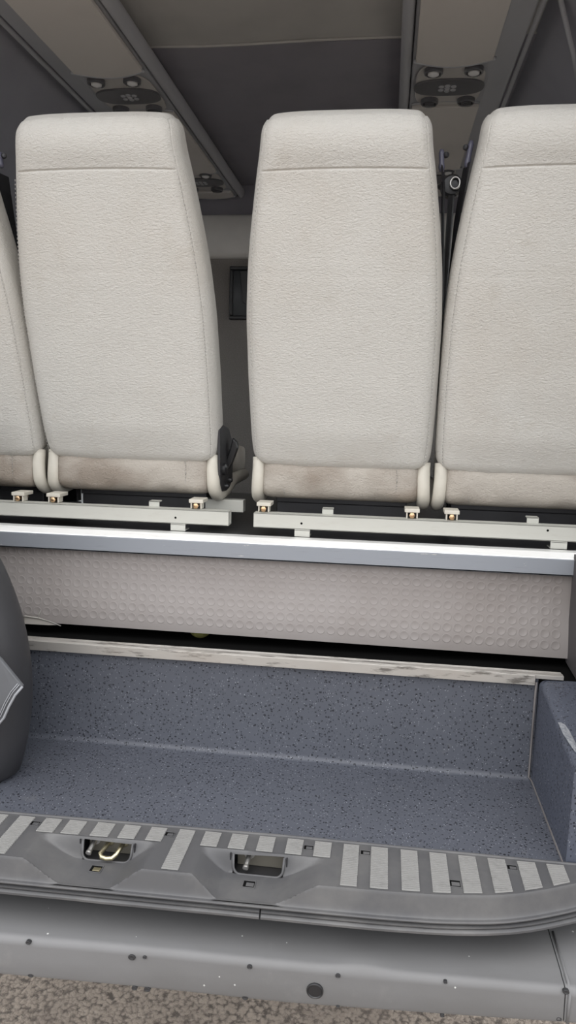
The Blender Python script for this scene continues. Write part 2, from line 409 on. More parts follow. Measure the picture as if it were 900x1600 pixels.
# right wheel arch box
AX = .305
ar = empty('wheel_arch_box', (.45, 1.2, ZWELL)); tag(ar, 'blue grey vinyl covered wheel arch box on the right of the luggage well', 'wheel arch')
zt0 = P(841, 1062, Y=1.376).z
pr = [(AX-.001, ZWELL-.02), (AX-.001, ZWELL+.002), (AX, ZWELL+.02), (AX+.001, zt0-.016)] + [(AX+.001+.014-.014*math.cos(a), zt0-.016+.014*math.sin(a)) for a in frange(0.15, PI/2, 7)] + [(XR, zt0+.004), (XR, ZWELL)]
n = len(pr); ys = frange(YR+.004, 1.382, 12)
def archz(z, y): return z - (.030*sm(1.36, 1.10, y) if z > ZWELL+.05 else 0)
m = MB(); m.add([(x, y, archz(z, y)) for y in ys for x, z in pr], [(j*n+i, j*n+(i+1)%n, (j+1)*n+(i+1)%n, (j+1)*n+i) for j in range(len(ys)-1) for i in range(n)] + [tuple(range(n)), tuple(range((len(ys)-1)*n, len(ys)*n))[::-1]])
m.build('box_shell', ARCHV, ar, smooth='auto')
m = MB()
pts = [P(872, 1130, Z=archz(zt0, 1.2)-H), P(884, 1129, Z=archz(zt0, 1.2)-H), P(896, 1150, Z=archz(zt0, 1.15)-H), P(906, 1182, Z=archz(zt0, 1.12)-H), P(898, 1175, Z=archz(zt0, 1.12)-H), P(880, 1148, Z=archz(zt0, 1.2)-H)]
m.prism([Vector((p.x, p.y, p.z+.0005)) for p in pts], (0, 0, .0008))
v = Mat('scuffed_vinyl', (.20, .215, .245, 1), .5); v.tint(v.ramp(v.noise(120, 6, .8), .42, .6), (.42, .43, .45, 1), .9)
o = m.build('scuff', v.m, ar); o['label'] = 'pale scuffed patch on the arch edge'
# sealant bead in the corner
m = MB(); m.tube([P(838, 1066, Y=YRIS-.002), P(832, 1140, Y=YRIS-.002), P(826, 1214, Y=YRIS-.002), (AX-.001, YRIS-.012, ZWELL+.002), (AX-.001, 1.24, ZWELL+.001), (AX-.001, 1.11, ZWELL+.001)], .0022, 6)
m.build('sealant_bead', plain('brown_sealant', (.13, .12, .12, 1), .6), ar, smooth=True)
# black bracket at the right end of the slot, and inner quarter panel over the arch
qp = MB(); qp.prism([(AX+.075, y, z) for y, z in ((1.06, zt0-.03), (1.50, zt0-.002), (1.50, ZP), (1.06, ZP))], (XR-AX-.076, 0, 0)); 
struct(qp.build('wall_arch_right', plain('dark_quarter_trim', (.07, .065, .068, 1), .6)), 'dark inner trim above the right wheel arch box', 'wall')
pc = P(897, 1020, Y=1.45)
m = MB(); m.prism([P(x, y, Y=1.455) for x, y in ((895, 1006), (912, 1004), (912, 1045), (902, 1042), (897, 1032))], (0, .02, 0))
tag(m.build('end_bracket', DKMETAL, bevel=.002), 'small dark metal bracket at the right end of the studded panel', 'bracket')

# spare wheel cover: round padded cover standing on the left of the well
import itertools
Yw = 1.22
p1, p2, p3 = P(0, 890, Y=Yw), P(45, 1075, Y=Yw), P(0, 1268, Y=Yw)
def circ(a, b, c):
    ax, ay, bx, by, cx_, cy_ = a.x, a.z, b.x, b.z, c.x, c.z
    d = 2*(ax*(by-cy_)+bx*(cy_-ay)+cx_*(ay-by))
    ux = ((ax*ax+ay*ay)*(by-cy_)+(bx*bx+by*by)*(cy_-ay)+(cx_*cx_+cy_*cy_)*(ay-by))/d
    uy = ((ax*ax+ay*ay)*(cx_-bx)+(bx*bx+by*by)*(ax-cx_)+(cx_*cx_+cy_*cy_)*(bx-ax))/d
    return ux, uy, math.hypot(ax-ux, ay-uy)
ux, uz, ur = circ(p1, p2, p3)
print('cover', ux, uz-H, ur)
wc = empty('padded_cover', (ux, Yw, ZWELL)); tag(wc, 'dark grey padded vinyl cover with a round edge, bulging in left of the luggage well', 'cover')
zmin = ZWELL+.001
def wcp(r, h, a): return Vector((ux+r*math.cos(a), Yw+h, max(zmin, uz+r*math.sin(a))))
profw = [(.02, -.075)] + [(ur*.55, -.078)] + [(ur*.78, -.072)] + [(ur-.075+.075*math.sin(a), -.0-.07*math.cos(a)) for a in frange(0.15, PI-.15, 16)] + [(ur*.5, .075), (.02, .075)]
m = MB(); na = 96
m.add([wcp(r, h, 2*PI*k/na) for r, h in profw for k in range(na)], [(i*na+k, i*na+(k+1)%na, (i+1)*na+(k+1)%na, (i+1)*na+k) for i in range(len(profw)-1) for k in range(na)] + [tuple(range(na))[::-1], tuple((len(profw)-1)*na+k for k in range(na))])
m.build('cover_body', COVER, wc, smooth=True)
fl = [P(x, y, Y=Yw-d) for x, y, d in ((-60, 985, .085), (-20, 1012, .090), (0, 1030, .094), (18, 1052, .097), (35, 1073, .098), (24, 1086, .099), (14, 1104, .099), (6, 1122, .099), (-4, 1134, .099), (-60, 1150, .098))]
m = MB(); c = sum(fl, Vector())/len(fl)
nf = len(fl); m.add(fl+[p+Vector((0, .008, 0)) for p in fl], [tuple(range(nf)), tuple(range(nf, 2*nf))[::-1]]+[(i, (i+1)%nf, (i+1)%nf+nf, i+nf) for i in range(nf)])
m.build('flap', COVER2, wc, bevel=.002)
flp = bpy.data.objects['flap']
m = MB()
for off, rr in ((0, .0022), (6, .0009), (9, .0009)):
    m.tube([P(x-off*.8, y-off*.55, Y=Yw-.1005) for x, y in ((35, 1073), (24, 1086), (14, 1104), (6, 1122), (-4, 1134), (-30, 1142))], rr, 6)
o = m.build('stitched_hem', plain('pale_hem', (.28, .29, .31, 1), .5), flp, smooth=True); o['label'] = 'pale stitched hem'

# side walls, with added unseen windows to let light in; roof; bulkhead
def wallwin(name, x, sgn, wins, label):
    m = MB(); z0, z1 = Z(-.10), Z(.52); lo, hi = ZWELL-.03, Z(1.0); xa, xb = sorted((x, x+.03*sgn)); y = YR
    for a, b in wins:
        m.box(xa, xb, y, a, lo, hi); m.box(xa, xb, a, b, lo, z0); m.box(xa, xb, a, b, z1, hi); y = b
    m.box(xa, xb, y, YB+.03, lo, hi)
    struct(m.build(name, WALLM), label, 'wall')
    for a, b in wins:
        g = MB(); g.box(x+.01*sgn-.002, x+.01*sgn+.002, a, b, z0, z1); yield g
for i, g in enumerate(list(wallwin('wall_left', XL, -1, [(1.22, 2.10), (2.78, 3.12)], 'dark slate lined wall on the left of the cabin')) + list(wallwin('wall_right', XR, 1, [(1.22, 2.05), (2.15, 3.12)], 'dark slate lined wall on the right of the cabin'))):
    struct(g.build('window_%d' % (i+1), GLASS), 'added side window out of view, letting daylight into the cabin', 'window')
m = MB(); m.box(XL-.03, XR+.03, YR, YB+.03, Z(1.0), Z(1.03)); struct(m.build('wall_roof', BODYP), 'outer roof skin', 'roof')
# headliner, two panels with a sagging seam
ys0 = P(420, 60, Z=.90).y
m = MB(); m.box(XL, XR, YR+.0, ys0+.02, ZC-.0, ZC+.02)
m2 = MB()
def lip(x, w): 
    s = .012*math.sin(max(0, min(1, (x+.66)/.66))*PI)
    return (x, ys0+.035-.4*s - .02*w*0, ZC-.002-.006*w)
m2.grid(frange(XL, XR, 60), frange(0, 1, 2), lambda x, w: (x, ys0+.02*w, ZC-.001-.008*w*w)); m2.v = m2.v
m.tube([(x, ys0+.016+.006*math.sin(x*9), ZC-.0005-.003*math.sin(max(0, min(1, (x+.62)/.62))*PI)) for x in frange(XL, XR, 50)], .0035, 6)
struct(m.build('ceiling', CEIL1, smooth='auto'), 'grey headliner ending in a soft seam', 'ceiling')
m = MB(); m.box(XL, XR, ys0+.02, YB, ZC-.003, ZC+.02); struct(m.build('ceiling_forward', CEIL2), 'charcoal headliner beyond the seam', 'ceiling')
m = MB(); m.box(XL, XR, YB, YB+.03, ZWELL, Z(1.0)); struct(m.build('wall_front', CARPET), 'charcoal carpeted bulkhead behind the seats', 'wall')
# padded band across the bulkhead
zt, zl = P(350, 332, Y=3.15).z, P(350, 401, Y=3.15).z
m = MB(); m.grid(frange(XL, XR, 50), frange(0, PI, 14), lambda x, a: (x, YB-.055*abs(math.sin(a))**.6, (zt+zl)/2+(zt-zl)/2*math.cos(a)))
struct(m.build('trim_4', BAND, smooth=True), 'padded grey vinyl band across the top of the carpeted bulkhead', 'trim')
m = MB(); m.box(XL, XR, YB-.012, YB, zt, ZC); struct(m.build('trim_5', CEIL2), 'charcoal lining above the padded band', 'trim')
# recessed pull in the bulkhead
yb_ = YB-.001; q0 = P(360, 417, Y=yb_); q1 = P(383, 500, Y=yb_); hx1 = q0.x+.20
hd = empty('recessed_pull', ((q0.x+hx1)/2, yb_, (q0.z+q1.z)/2)); tag(hd, 'black recessed pull handle set in the carpeted bulkhead', 'handle')
m = MB(); w = .016
for a, b, c, d in ((q0.x, hx1, q0.z-w, q0.z), (q0.x, hx1, q1.z, q1.z+w), (q0.x, q0.x+w, q1.z+w, q0.z-w), (hx1-w, hx1, q1.z+w, q0.z-w)): m.box(a, b, yb_-.02, yb_, c, d)
m.build('surround', BLACKP, hd, bevel=.004)
m = MB(); m.grid(frange(q0.x+w, hx1-w, 3), frange(0, 1, 8), lambda x, t: (x, yb_-.004-.010*math.sin(t*PI), q1.z+w+(q0.z-q1.z-2*w)*t)); m.build('recess_plate', plain('slate_recess', (.06, .065, .07, 1), .4), hd, smooth=True)
m = MB(); m.prism([(q0.x+.045, yb_-.026, q0.z-.02), (q0.x+.09, yb_-.026, q0.z-.02), (q0.x+.12, yb_-.026, q1.z+.03), (q0.x+.06, yb_-.026, q1.z+.07)], (0, .02, 0)); m.build('pull_lever', BLACKP, hd, bevel=.003)

# slanted upper side panels between the racks and the windows
def cove(name, xa, xb, label):
    za, zb2 = Z(.90), Z(.50); sg = 1 if xb > xa else -1
    m = MB(); pts = []
    for t in frange(0, 1, 9):
        pts.append((xa+(xb-xa)*(t+.12*math.sin(t*PI)), za+(zb2-za)*t))
    m.grid([YR+.03, YB-.012], pts, lambda y, q: (q[0], y, q[1])); m.grid([YR+.03, YB-.012], pts, lambda y, q: (q[0]+.012*sg, y, q[1]))
    struct(m.build(name, WALLM, smooth=True, fix=False), label, 'wall')
cove('wall_right_upper', .315, XR-.002, 'slate panel slanting down from the right overhead rack to the side wall')
cove('wall_left_upper', -.945, XL+.002, 'slate panel slanting down from the left overhead rack to the side wall')
def oncove(x, y):
    q = P(x, y, Y=1.0)-Vector((0, 0, H)); nx, nz = (.40, .285)      # plane .40*(X-.315) + .285*(Z-.90) = 0, measured from the eye
    t = (.40*.315+.285*.90)/(q.x*nx+q.z*nz); return q*t+Vector((-.004, 0, H-.004))
m = MB(); m.tube([oncove(*q) for q in ((868, -60), (880, 0), (889, 38), (899, 80), (906, 120))], .006, 10)
struct(m.build('trim_6', RACKOUT, smooth=True), 'thin curved moulding at the upper right of the cabin', 'trim')

# ------------------------------------------------------------------ overhead racks
RX0, RX1 = -.004, P(815, 80, Z=.85).x
lidx = P(652, 60, Z=.845).x, P(785, 45, Z=.845).x
YEND1 = P(715, 98, Z=.85).y; YC1 = P(703, 138, Z=.842).y
YC2 = P(338, 286, Z=.842).y
print('rack', RX0, RX1, lidx, YEND1, YC1, YC2)
DY = (P(703, 114, Z=.838).y-YC1, P(703, 161, Z=.838).y-YC1); print('DY', DY)
def rack(mirror, label):
    mx = (lambda x: -.632-x) if mirror else (lambda x: x)
    r = empty('overhead_rack', (mx(.14), 2.2, ZC)); tag(r, label, 'luggage rack', 'overhead racks along the cabin')
    def g(m):
        m.v = [(mx(x), y, z) for x, y, z in m.v]; return m
    zb_ = Z(.85)
    m = MB(); pr = [(RX0+.028, ZC+.0), (RX0+.030, zb_+.004), (lidx[1]+.004, zb_), (RX1, zb_+.012), (RX1+.012, zb_+.05), (RX1+.012, ZC+.05)]
    n = len(pr); ys = [1.16, YB-.013]
    m.add([(x, y, z) for y in ys for x, z in pr], [(i, (i+1)%n, (i+1)%n+n, i+n) for i in range(n)]+[tuple(range(n)), tuple(range(n, 2*n))[::-1]])
    g(m).build('rack_shell', RACKOUT, r, bevel=.003)
    m = MB(); 
    m.grid([1.16, YB-.014], frange(0, 2*PI, 17), lambda y, a: (RX0+.014+.0145*math.cos(a), y, zb_+.018+.022*math.sin(a))); g(m).build('rail', RACKOUT, r, smooth=True)
    m = MB(); m.grid([1.16, YB-.014], frange(0, 2*PI, 11), lambda y, a: (RX1+.010+.006*math.cos(a), y, zb_+.010+.006*math.sin(a))); g(m).build('outer_rail', RACKOUT, r, smooth=True)
    def lid(y0, y1):
        bow = .030
        m = MB()
        top = []
        for x in frange(lidx[0]+.001, lidx[1], 15):
            t = (x-lidx[0])/(lidx[1]-lidx[0]); top.append((x, y1 - bow + bow*math.sin(t*PI), 0))
        poly = [(lidx[1], y0, 0), (lidx[0]+.001, y0, 0)] + top
        m.prism([(x, y, zb_-.009) for x, y, _ in poly], (0, 0, .012)); g(m).build('lid', RACKLID, r, bevel=.002)
        m = MB(); m.tube([(x, y+.002, zb_-.006) for x, y, _ in [(top[0][0]-.004, top[0][1]-.003, 0)]+top+[(top[-1][0]+.006, top[-1][1]-.006, 0)]], .0045, 8); o = g(m).build('lid_lip', RACKOUT, r, smooth=True)
    lid(1.17, YEND1+.002); lid(YC1+.13, YC2-.10); lid(YC2+.13, YB-.02)
    cxm = (lidx[0]+lidx[1])/2
    for YC in (YC1, YC2):
        m = MB(); out = []
        for k in range(40):
            a = 2*PI*k/40; out.append((cxm+.088*math.copysign(abs(math.cos(a))**.5, math.cos(a)), YC+.125*math.copysign(abs(math.sin(a))**.5, math.sin(a)), zb_-.003))
        m.prism(out, (0, 0, .006)); cns = g(m).build('vent_console', RACKP, r, bevel=.002)
        def sub(m, name, mat, **k):
            o = g(m).build(name, mat, cns, **k); return o
        m = MB(); ov = []
        for k in range(40):
            a = 2*PI*k/40; ov.append((cxm+.092*math.copysign(abs(math.cos(a))**.75, math.cos(a)), YC+.050*math.copysign(abs(math.sin(a))**.8, math.sin(a)), zb_-.008))
        m.prism(ov, (0, 0, .006)); sub(m, 'speaker_panel', VENTP, bevel=.0015)
        m = MB()
        for dx, dy in ((-.016, .010), (.016, .010), (0, 0), (-.016, -.011), (.016, -.011), (0, .016), (0, -.016)):
            m.lathe((cxm-.004+dx, YC+dy, zb_-.008), (0, 0, -1), [(.0075, 0), (.0062, .0022), (.001, .0028)], 14)
        sub(m, 'grille_buttons', RACKOUT, smooth='auto')
        for sx_, sy_, lens in ((-1, -1, True), (1, -1, True), (-1, 1, False), (1, 1, False)):
            c = (cxm+sx_*.050+.004, YC+(DY[0] if sy_ < 0 else DY[1]), zb_-.003)
            m = MB(); m.lathe(c, (0, 0, -1), [(.024, 0), (.0235, .010), (.019, .012), (.0165, .006), (.001, .005)], 28)
            o = sub(m, 'nozzle', VENTP, smooth='auto')
            m = MB(); 
            if lens: m.lathe((c[0], c[1]+.002, c[2]-.005), (0, 0, -1), [(.0155, 0), (.014, .007), (.008, .010), (.001, .011)], 22)
            else:
                for kk in range(3): m.box(c[0]-.013, c[0]+.013, c[1]-.010+.009*kk, c[1]-.007+.009*kk, c[2]-.012, c[2]-.006)
            sub(m, 'lamp_lens' if lens else 'vent_slats', LENS if lens else VENTP, smooth='auto')
            m = MB(); m.tube([(c[0]+.0215*math.cos(a), c[1]+.0215*math.sin(a), c[2]-.0115) for a in frange(PI*.15, PI*.85, 10)], .0011, 6); sub(m, 'chrome_arc', CHROME, smooth=True)
    # transverse joint ribs
    for yy in (YC1+.12, YC2-.11, YC2+.12):
        m = MB(); m.tube([(x, yy-.02*math.sin((x-lidx[0])/(lidx[1]-lidx[0])*PI), zb_-.001) for x in frange(lidx[0], lidx[1], 12)], .003, 6); g(m).build('joint_rib', RACKOUT, r, smooth=True)
    return r
rack(False, 'grey overhead rack above the rightmost seats, with lamp and air nozzle consoles')
rack(True, 'grey overhead rack above the left seats, running diagonally from the top left corner')

# ------------------------------------------------------------------ seats
TH = math.radians(18)
O = Vector((0, 1.60, Z(-.14)))
def S2W(s, v_, w):        # seat frame: across, up the backrest, depth
    return Vector((s, O.y - v_*math.sin(TH) + w*math.cos(TH), O.z + v_*math.cos(TH) + w*math.sin(TH)))
HV = .690
AW = [(0, .188), (.02, .193), (.06, .196), (.19, .198), (.32, .197), (.41, .191), (.47, .184), (.525, .176), (.595, .165), (.64, .157), (.665, .156), (.70, .150)]
def aw(v_):
    # smooth interpolation of the half width
    return sum(lin(AW, v_+d) for d in (-.02, -.01, 0, .01, .02))/5
THK = .095
def seat_back():
    m = MB(); r = .032
    fx = .955
    us = sorted(set([round(x, 4) for x in frange(-1, 1, 61)] + [s*(fx+d) for s in (-1, 1) for d in (-.016, -.010, -.007, -.0035, 0, .0035, .007, .010, .016)]))
    vs = sorted(set([round(x, 4) for x in frange(0, HV, 90)] + [.592+.0009*d for d in range(-6, 10)]))
    ws = frange(0, THK, 12)
    A = .19
    def pt(u, v_, w):
        q = Vector((u*A, v_, w)); lo = Vector((-A+r, r*.9, r)); hi = Vector((A-r, HV-r*.9, THK-r))
        c = Vector([max(lo[i], min(hi[i], q[i])) for i in range(3)]); d = q-c
        if d.length > 1e-6:
            L = max(abs(d[i])/r for i in range(3)); 
            q = c + d.normalized()*r*(1 if L > .999 else L)
            if q.z < c.z and False: pass
        x = q.x/A*aw(v_); 
        un = q.x/A; vv = q.y; ww = q.z
        if w < THK*.5:
            k = 1-sm(.0, .05, q.z)
            puff = .014*(1-un**4)*sm(0, .10, v_)*(1-.25*sm(.45, .60, v_)) + .006*(1-un*un)*sm(.592, .63, v_)*(1-sm(.65, .69, v_))
            ww -= puff*k
            # seams
            sw = .0046; g1 = math.exp(-((abs(u)-fx)*A/.0014)**2)*.0016*sm(.0, .02, v_)
            g2 = math.exp(-((v_-.592-.003*(1-un*un))/.0017)**2)*.0030*(1-sm(.90, .94, abs(u)))
            g3 = math.exp(-((v_-.412-.002*math.sin(un*4))/.0030)**2)*.0007*(1-sm(.85, .93, abs(u)))
            ww += (g1+g2+g3)*k
            ww += .0016*k*noise.noise(Vector((x*9, v_*11, .3)))
        vv -= .007*abs(un)**4*sm(.55, HV, v_)
        ww += .012*sm(.62, HV, v_)**2*(1-sm(.02, .07, q.z))
        # bottom edge sags a little in the middle
        vv -= .006*(1-un*un)*(1-sm(0, .1, v_))
        return S2W(x, vv, ww)
    # six faces of the grid box
    m.grid(us, vs, lambda u, v_: pt(u, v_, 0))
    m.grid(us, vs, lambda u, v_: pt(u, v_, THK))
    m.grid([1], vs, lambda u, v_: pt(u, v_, 0)) if False else None
    for s in (-1, 1): m.grid(ws, vs, lambda w, v_, s=s: pt(s, v_, w))
    m.grid(us, ws, lambda u, w: pt(u, 0, w)); m.grid(us, ws, lambda u, w: pt(u, HV, w))
    return m
def weld(o, d=.0004):
    import bmesh
    b = bmesh.new(); b.from_mesh(o.data); bmesh.ops.remove_doubles(b, verts=b.verts, dist=d); bmesh.ops.recalc_face_normals(b, faces=b.faces); b.to_mesh(o.data); b.free()
    o.data.polygons.foreach_set('use_smooth', [True]*len(o.data.polygons))
seat = empty('minibus_seat', (0, 1.66, ZP))
bk = seat_back().build('backrest', VINYL, seat, smooth=True); weld(bk)
# stitches: short thread dashes beside the seams
def surf(u, v_, off=-.0135):
    un = u; return S2W(u*aw(v_), v_, off*(1-un**4) - .0004)
def dash(p, q, r=.0006): m.tube([p, q], r, 5)
for s in (-1, 1):
    m = MB(); k = .02
    while k < .575:
        dash(S2W(s*.935*aw(k), k, -.0030), S2W(s*.935*aw(k+.004), k+.004, -.0030)); k += .0075
    m.build('stitching', THREAD, bk, smooth=True)
# cushion roll beneath the backrest
def cushion():
    m = MB(); a = .168; zt_, zb__ = Z(-.112), Z(-.209); n = 28
    us = frange(-1, 1, 45)
    def ring(u, t):
        # closed section in Y-Z with a rolled rear; extends forwards under the sitter
        an = t
        cyy, czz = 1.653, (zt_+zb__)/2; ry, rz = .055, (zt_-zb__)/2
        e = .5
        c_, s_ = math.cos(an), math.sin(an)
        y = cyy + ry*math.copysign(abs(c_)**.6, c_); z = czz + rz*math.copysign(abs(s_)**.7, s_)
        if c_ > 0: y += .36*sm(0, 1, c_*1.5)
        ed = 1-abs(u)**20*.16
        y = cyy+(y-cyy)*ed if y < cyy else y
        z = czz+(z-czz)*(1-abs(u)**24*.10)
        g = math.exp(-((abs(u)-.72)/.012)**2)*.003
        if y < cyy: y += g
        y -= 0.004*noise.noise(Vector((u*3, t*1.5, 2)))
        return Vector((u*a, y, z))
    m.grid(us, frange(0, 2*PI, n), ring)
    m.add([ring(-1, t) for t in frange(0, 2*PI, n)[:-1]], [tuple(range(n-1))]); m.add([ring(1, t) for t in frange(0, 2*PI, n)[:-1]], [tuple(range(n-1))])
    return m
cu = cushion().build('seat_cushion', CUSH, seat, smooth=True); weld(cu)
for s in (-1, 1):
    m = MB()
    for t in frange(PI*.78, PI*1.25, 17)[:-1]:
        f = lambda t: Vector((s*(.121-.003*math.cos(t*3)), 1.653-.055*abs(math.cos(t))**.6+.002, (Z(-.112)+Z(-.209))/2 + (.0485)*math.copysign(abs(math.sin(t))**.7, math.sin(t))))
        m.tube([f(t), f(t+.06)], .0007, 5)
    m.build('stitching', THREAD, cu, smooth=True)
# bent tubes at both sides: down from the backrest, then forwards
TR = .0146
def side_tube(s):
    m = MB(); x = s*.180
    pts = [(x, 1.622, Z(-.118)), (x, 1.620, Z(-.135)), (x, 1.617, Z(-.150)), (x+s*.001, 1.616, Z(-.172))]
    for a in frange(0, PI/2, 9)[1:]:
        pts.append((x+s*.001+s*.003*math.sin(a), 1.661-.045*math.cos(a), Z(-.177)-.034*math.sin(a)))
    pts += [(x+s*.006, 1.71, Z(-.207)), (x+s*.006, 1.80, Z(-.190)), (x+s*.006, 1.95, Z(-.19))]
    m.tube(pts, TR, 16); return m
for s in (-1, 1): side_tube(s).build('frame_tube', CREAM, seat, smooth=True)
# welded collar where tube enters backrest, and mounting brackets with bolts
ZR_T = P(215, 793, Y=1.545).z          # top of the steel rail
for s in (-1, 1):
    x = s*.158
    m = MB(); m.box(x-.0155, x+.0155, 1.556, 1.60, ZR_T+.013, ZR_T+.021)
    for q in (-.012, .009): m.box(x+q, x+q+.003, 1.557, 1.58, ZR_T+.0002, ZR_T+.014)
    b = m.build('mounting_bracket', CREAM, seat, bevel=.0012)
    m = MB(); m.lathe((x, 1.558, ZR_T+.007), (0, -1, 0), [(.0058, 0), (.0062, .004), (.0035, .0055), (.001, .0058)], 6); m.cyl((x, 1.60, ZR_T+.007), (x, 1.557, ZR_T+.007), .004)
    m.build('bolt', BOLT, b, smooth='auto')
# dark seat pan beneath cushion
m = MB(); m.box(-.150, .150, 1.69, 2.02, Z(-.226), Z(-.210)); m.box(-.15, .15, 1.70, 1.73, ZP+.001, Z(-.226)); m.box(-.14, .14, 1.92, 1.95, ZP+.001, Z(-.226))
m.build('seat_pan', DKMETAL, seat, bevel=.002)
LAB = ['grey vinyl seat at the far left, mostly cut off by the left edge',
       'grey vinyl seat, second from the left, with a black recliner lever at its right foot',
       'grey vinyl seat in the middle, right of the gap with the bulkhead handle',
       'grey vinyl seat at the right edge, partly cut off']
XS = [-.972, -.567, -.096, .302]; SCL = [(1, 1, 1), (1.035, 1, 1.008), (1, 1, 1), (1, 1, 1)]
seats = []
for i, x in enumerate(XS):
    s = seat if i == 0 else copy_tree(seat)
    s.location = (x, 1.66, ZP); s.scale = SCL[i]; tag(s, LAB[i], 'seat', 'row of grey vinyl seat backs'); seats.append(s)
# recliner on the second seat
bpy.context.view_layer.update()
s = seats[1]
m = MB(); xx = -.372
m.prism([P(x, y, Y=1.68) for x, y in ((363, 684), (369, 690), (371, 700), (362, 724), (354, 737), (349, 737), (352, 722), (358, 705))], (0, .020, 0))
onto(m.build('recliner_lever', BLACKP, bevel=.003), s)
m = MB(); px = -.368
pl = [(1.600, Z(-.06)), (1.64, Z(-.05)), (1.70, Z(-.06)), (1.75, Z(-.10)), (1.745, Z(-.185)), (1.70, Z(-.205)), (1.63, Z(-.20)), (1.61, Z(-.16))]
m.prism([(px, y, z) for y, z in pl], (.006, 0, 0))
rp = onto(m.build('recliner_plate', DKMETAL, bevel=.002), s)
m = MB()
for y, z, r in ((1.64, Z(-.15), .014), (1.69, Z(-.13), .007), (1.66, Z(-.19), .006), (1.70, Z(-.18), .006)):
    m = MB()
    m.lathe((px+.006, y, z), (1, 0, 0), [(r, 0), (r, .006), (r*.7, .009), (.001, .010)], 18)
    onto(m.build('pivot', BLACKP, smooth='auto'), rp)

# seat belts hanging between the seats
def belt(label, gpx, pts, side, group=None):
    """gpx: pixel of guide; pts: strap course (px, py, Y)"""
    w = [P(x, y, Y=Y) for x, y, Y in pts]
    r = empty('seat_belt', w[-1]); tag(r, label, 'seat belt', 'seat belts beside the seat backs')
    m = MB(); hv = Vector((.0035*side, .020, 0)); hn = Vector((.0012, 0, 0))
    N = len(w); vs = []
    for p in w: vs += [p-hv-hn, p-hv+hn, p+hv+hn, p+hv-hn]
    fs = [(i*4+k, i*4+(k+1)%4, (i+1)*4+(k+1)%4, (i+1)*4+k) for i in range(N-1) for k in range(4)] + [(0,1,2,3), ((N-1)*4, (N-1)*4+1, (N-1)*4+2, (N-1)*4+3)]
    m.add(vs, fs); m.build('strap', BELT, r, bevel=.0008)
    g0 = P(gpx[0], gpx[1], Y=gpx[4]); g1 = P(gpx[2], gpx[3], Y=gpx[4]-.004)
    m = MB(); d = (g1-g0); n_ = Vector((.0045, 0, 0))
    m.tube([g0, g0+d*.15, g0+d*.6, g0+d*.8, g1], [.0035, .0055, .005, .0065, .0045], 10); gd = m.build('belt_guide', plain('slate_plastic', (.10, .10, .14, 1), .3), r, smooth=True)
    m = MB(); c = g0+d*.25+Vector((.009*side, -.002, 0)); m.lathe(c, (side*.6, -.8, 0), [(.0055, -.004), (.0055, .001), (.004, .003), (.001, .0035)], 16); onto(m.build('guide_bolt', DKMETAL, smooth='auto'), gd)
    return r
belt('black seat belt down the right side of the middle seat', (690, 234, 690, 268, 1.50), [(692, 262, 1.50), (693, 290, 1.52), (692, 330, 1.59), (692, 430, 1.66), (690, 560, 1.75), (686, 700, 1.82)], 1)
belt('black seat belt down the left side of the right seat', (737, 220, 729, 262, 1.50), [(729, 258, 1.50), (724, 285, 1.52), (714, 345, 1.59), (704, 440, 1.66), (697, 540, 1.75), (691, 700, 1.82)], -1)
belt('black seat belt at the left edge between the far left seats', (0, 238, 2, 262, 1.50), [(3, 272, 1.50), (7, 300, 1.53), (15, 350, 1.60), (26, 420, 1.67), (44, 520, 1.75), (62, 640, 1.82)], 1)
# ring shaped belt anchor seen between seats
rg = empty('belt_anchor', P(707, 290, Y=1.72)); tag(rg, 'dark round belt anchor with metal ring between the middle and right seats', 'belt anchor')
c = P(706, 290, Y=1.72)
m = MB(); m.lathe(c, (0, -1, 0), [(.024, -.02), (.024, 0), (.019, .006), (.012, .007), (.001, .0075)], 24); m.build('anchor_body', BLACKP, rg, smooth='auto')
m = MB(); m.tube([c+Vector((.006+.010*math.cos(a), -.012, .002+.012*math.sin(a))) for a in frange(0, 2*PI, 21)[:-1]], .0025, 8, closed=True); m.build('ring', STEEL, rg, smooth=True)
m = MB(); m.cyl(c+Vector((0, 0, -.02)), c+Vector((.0, .10, -.45)), .007); m.build('anchor_post', BLACKP, rg, smooth='auto')

# steel rails under the seats
def rail(x0, x1, feet, tabs, hole, label):
    Y0 = 1.545
    r = empty('seat_rail', ((x0+x1)/2, Y0+.015, ZP)); tag(r, label, 'rail', 'cream grey steel rails under the seats')
    zt_ = ZR_T; zb__ = zt_-.032
    m = MB(); m.box(x0, x1, Y0, Y0+.003, zb__, zt_); m.box(x0, x1, Y0, Y0+.030, zt_-.003, zt_); m.box(x0, x1, Y0, Y0+.030, zb__, zb__+.003); m.box(x0, x1, Y0+.027, Y0+.030, zb__, zt_)
    b = m.build('rail_bar', RAILP, r, bevel=.0012)
    for fx in feet:
        m = MB(); m.box(fx-.0165, fx+.0165, Y0-.001, Y0+.003, ZP+.0005, zb__+.0005); m.box(fx-.0165, fx+.0165, Y0-.001, Y0+.03, zb__-.003, zb__+.0); m.box(fx-.0165, fx+.0165, Y0, Y0+.035, ZP+.0003, ZP+.003)
        m.build('foot_bracket', RAILP, r, bevel=.001)
    for tx in tabs:
        m = MB(); m.box(tx-.012, tx+.012, Y0+.028, Y0+.05, zt_+.009, zt_+.012); m.box(tx-.012, tx+.012, Y0+.028, Y0+.032, zt_-.02, zt_+.012)
        m.build('tab', RAILP, r, bevel=.001)
    for hx, hz in hole:
        m = MB(); m.lathe((hx, Y0-.0001, hz), (0, -1, 0), [(.0024, -.002), (.0024, .0004), (.001, .0003)], 12); m.build('screw_hole_shade', HOLESHADE, r)  # black disc on the bar, painted shade of a screw hole
    return r
xe = P(357, 812, Y=1.545).x; xs2 = P(396, 812, Y=1.545).x
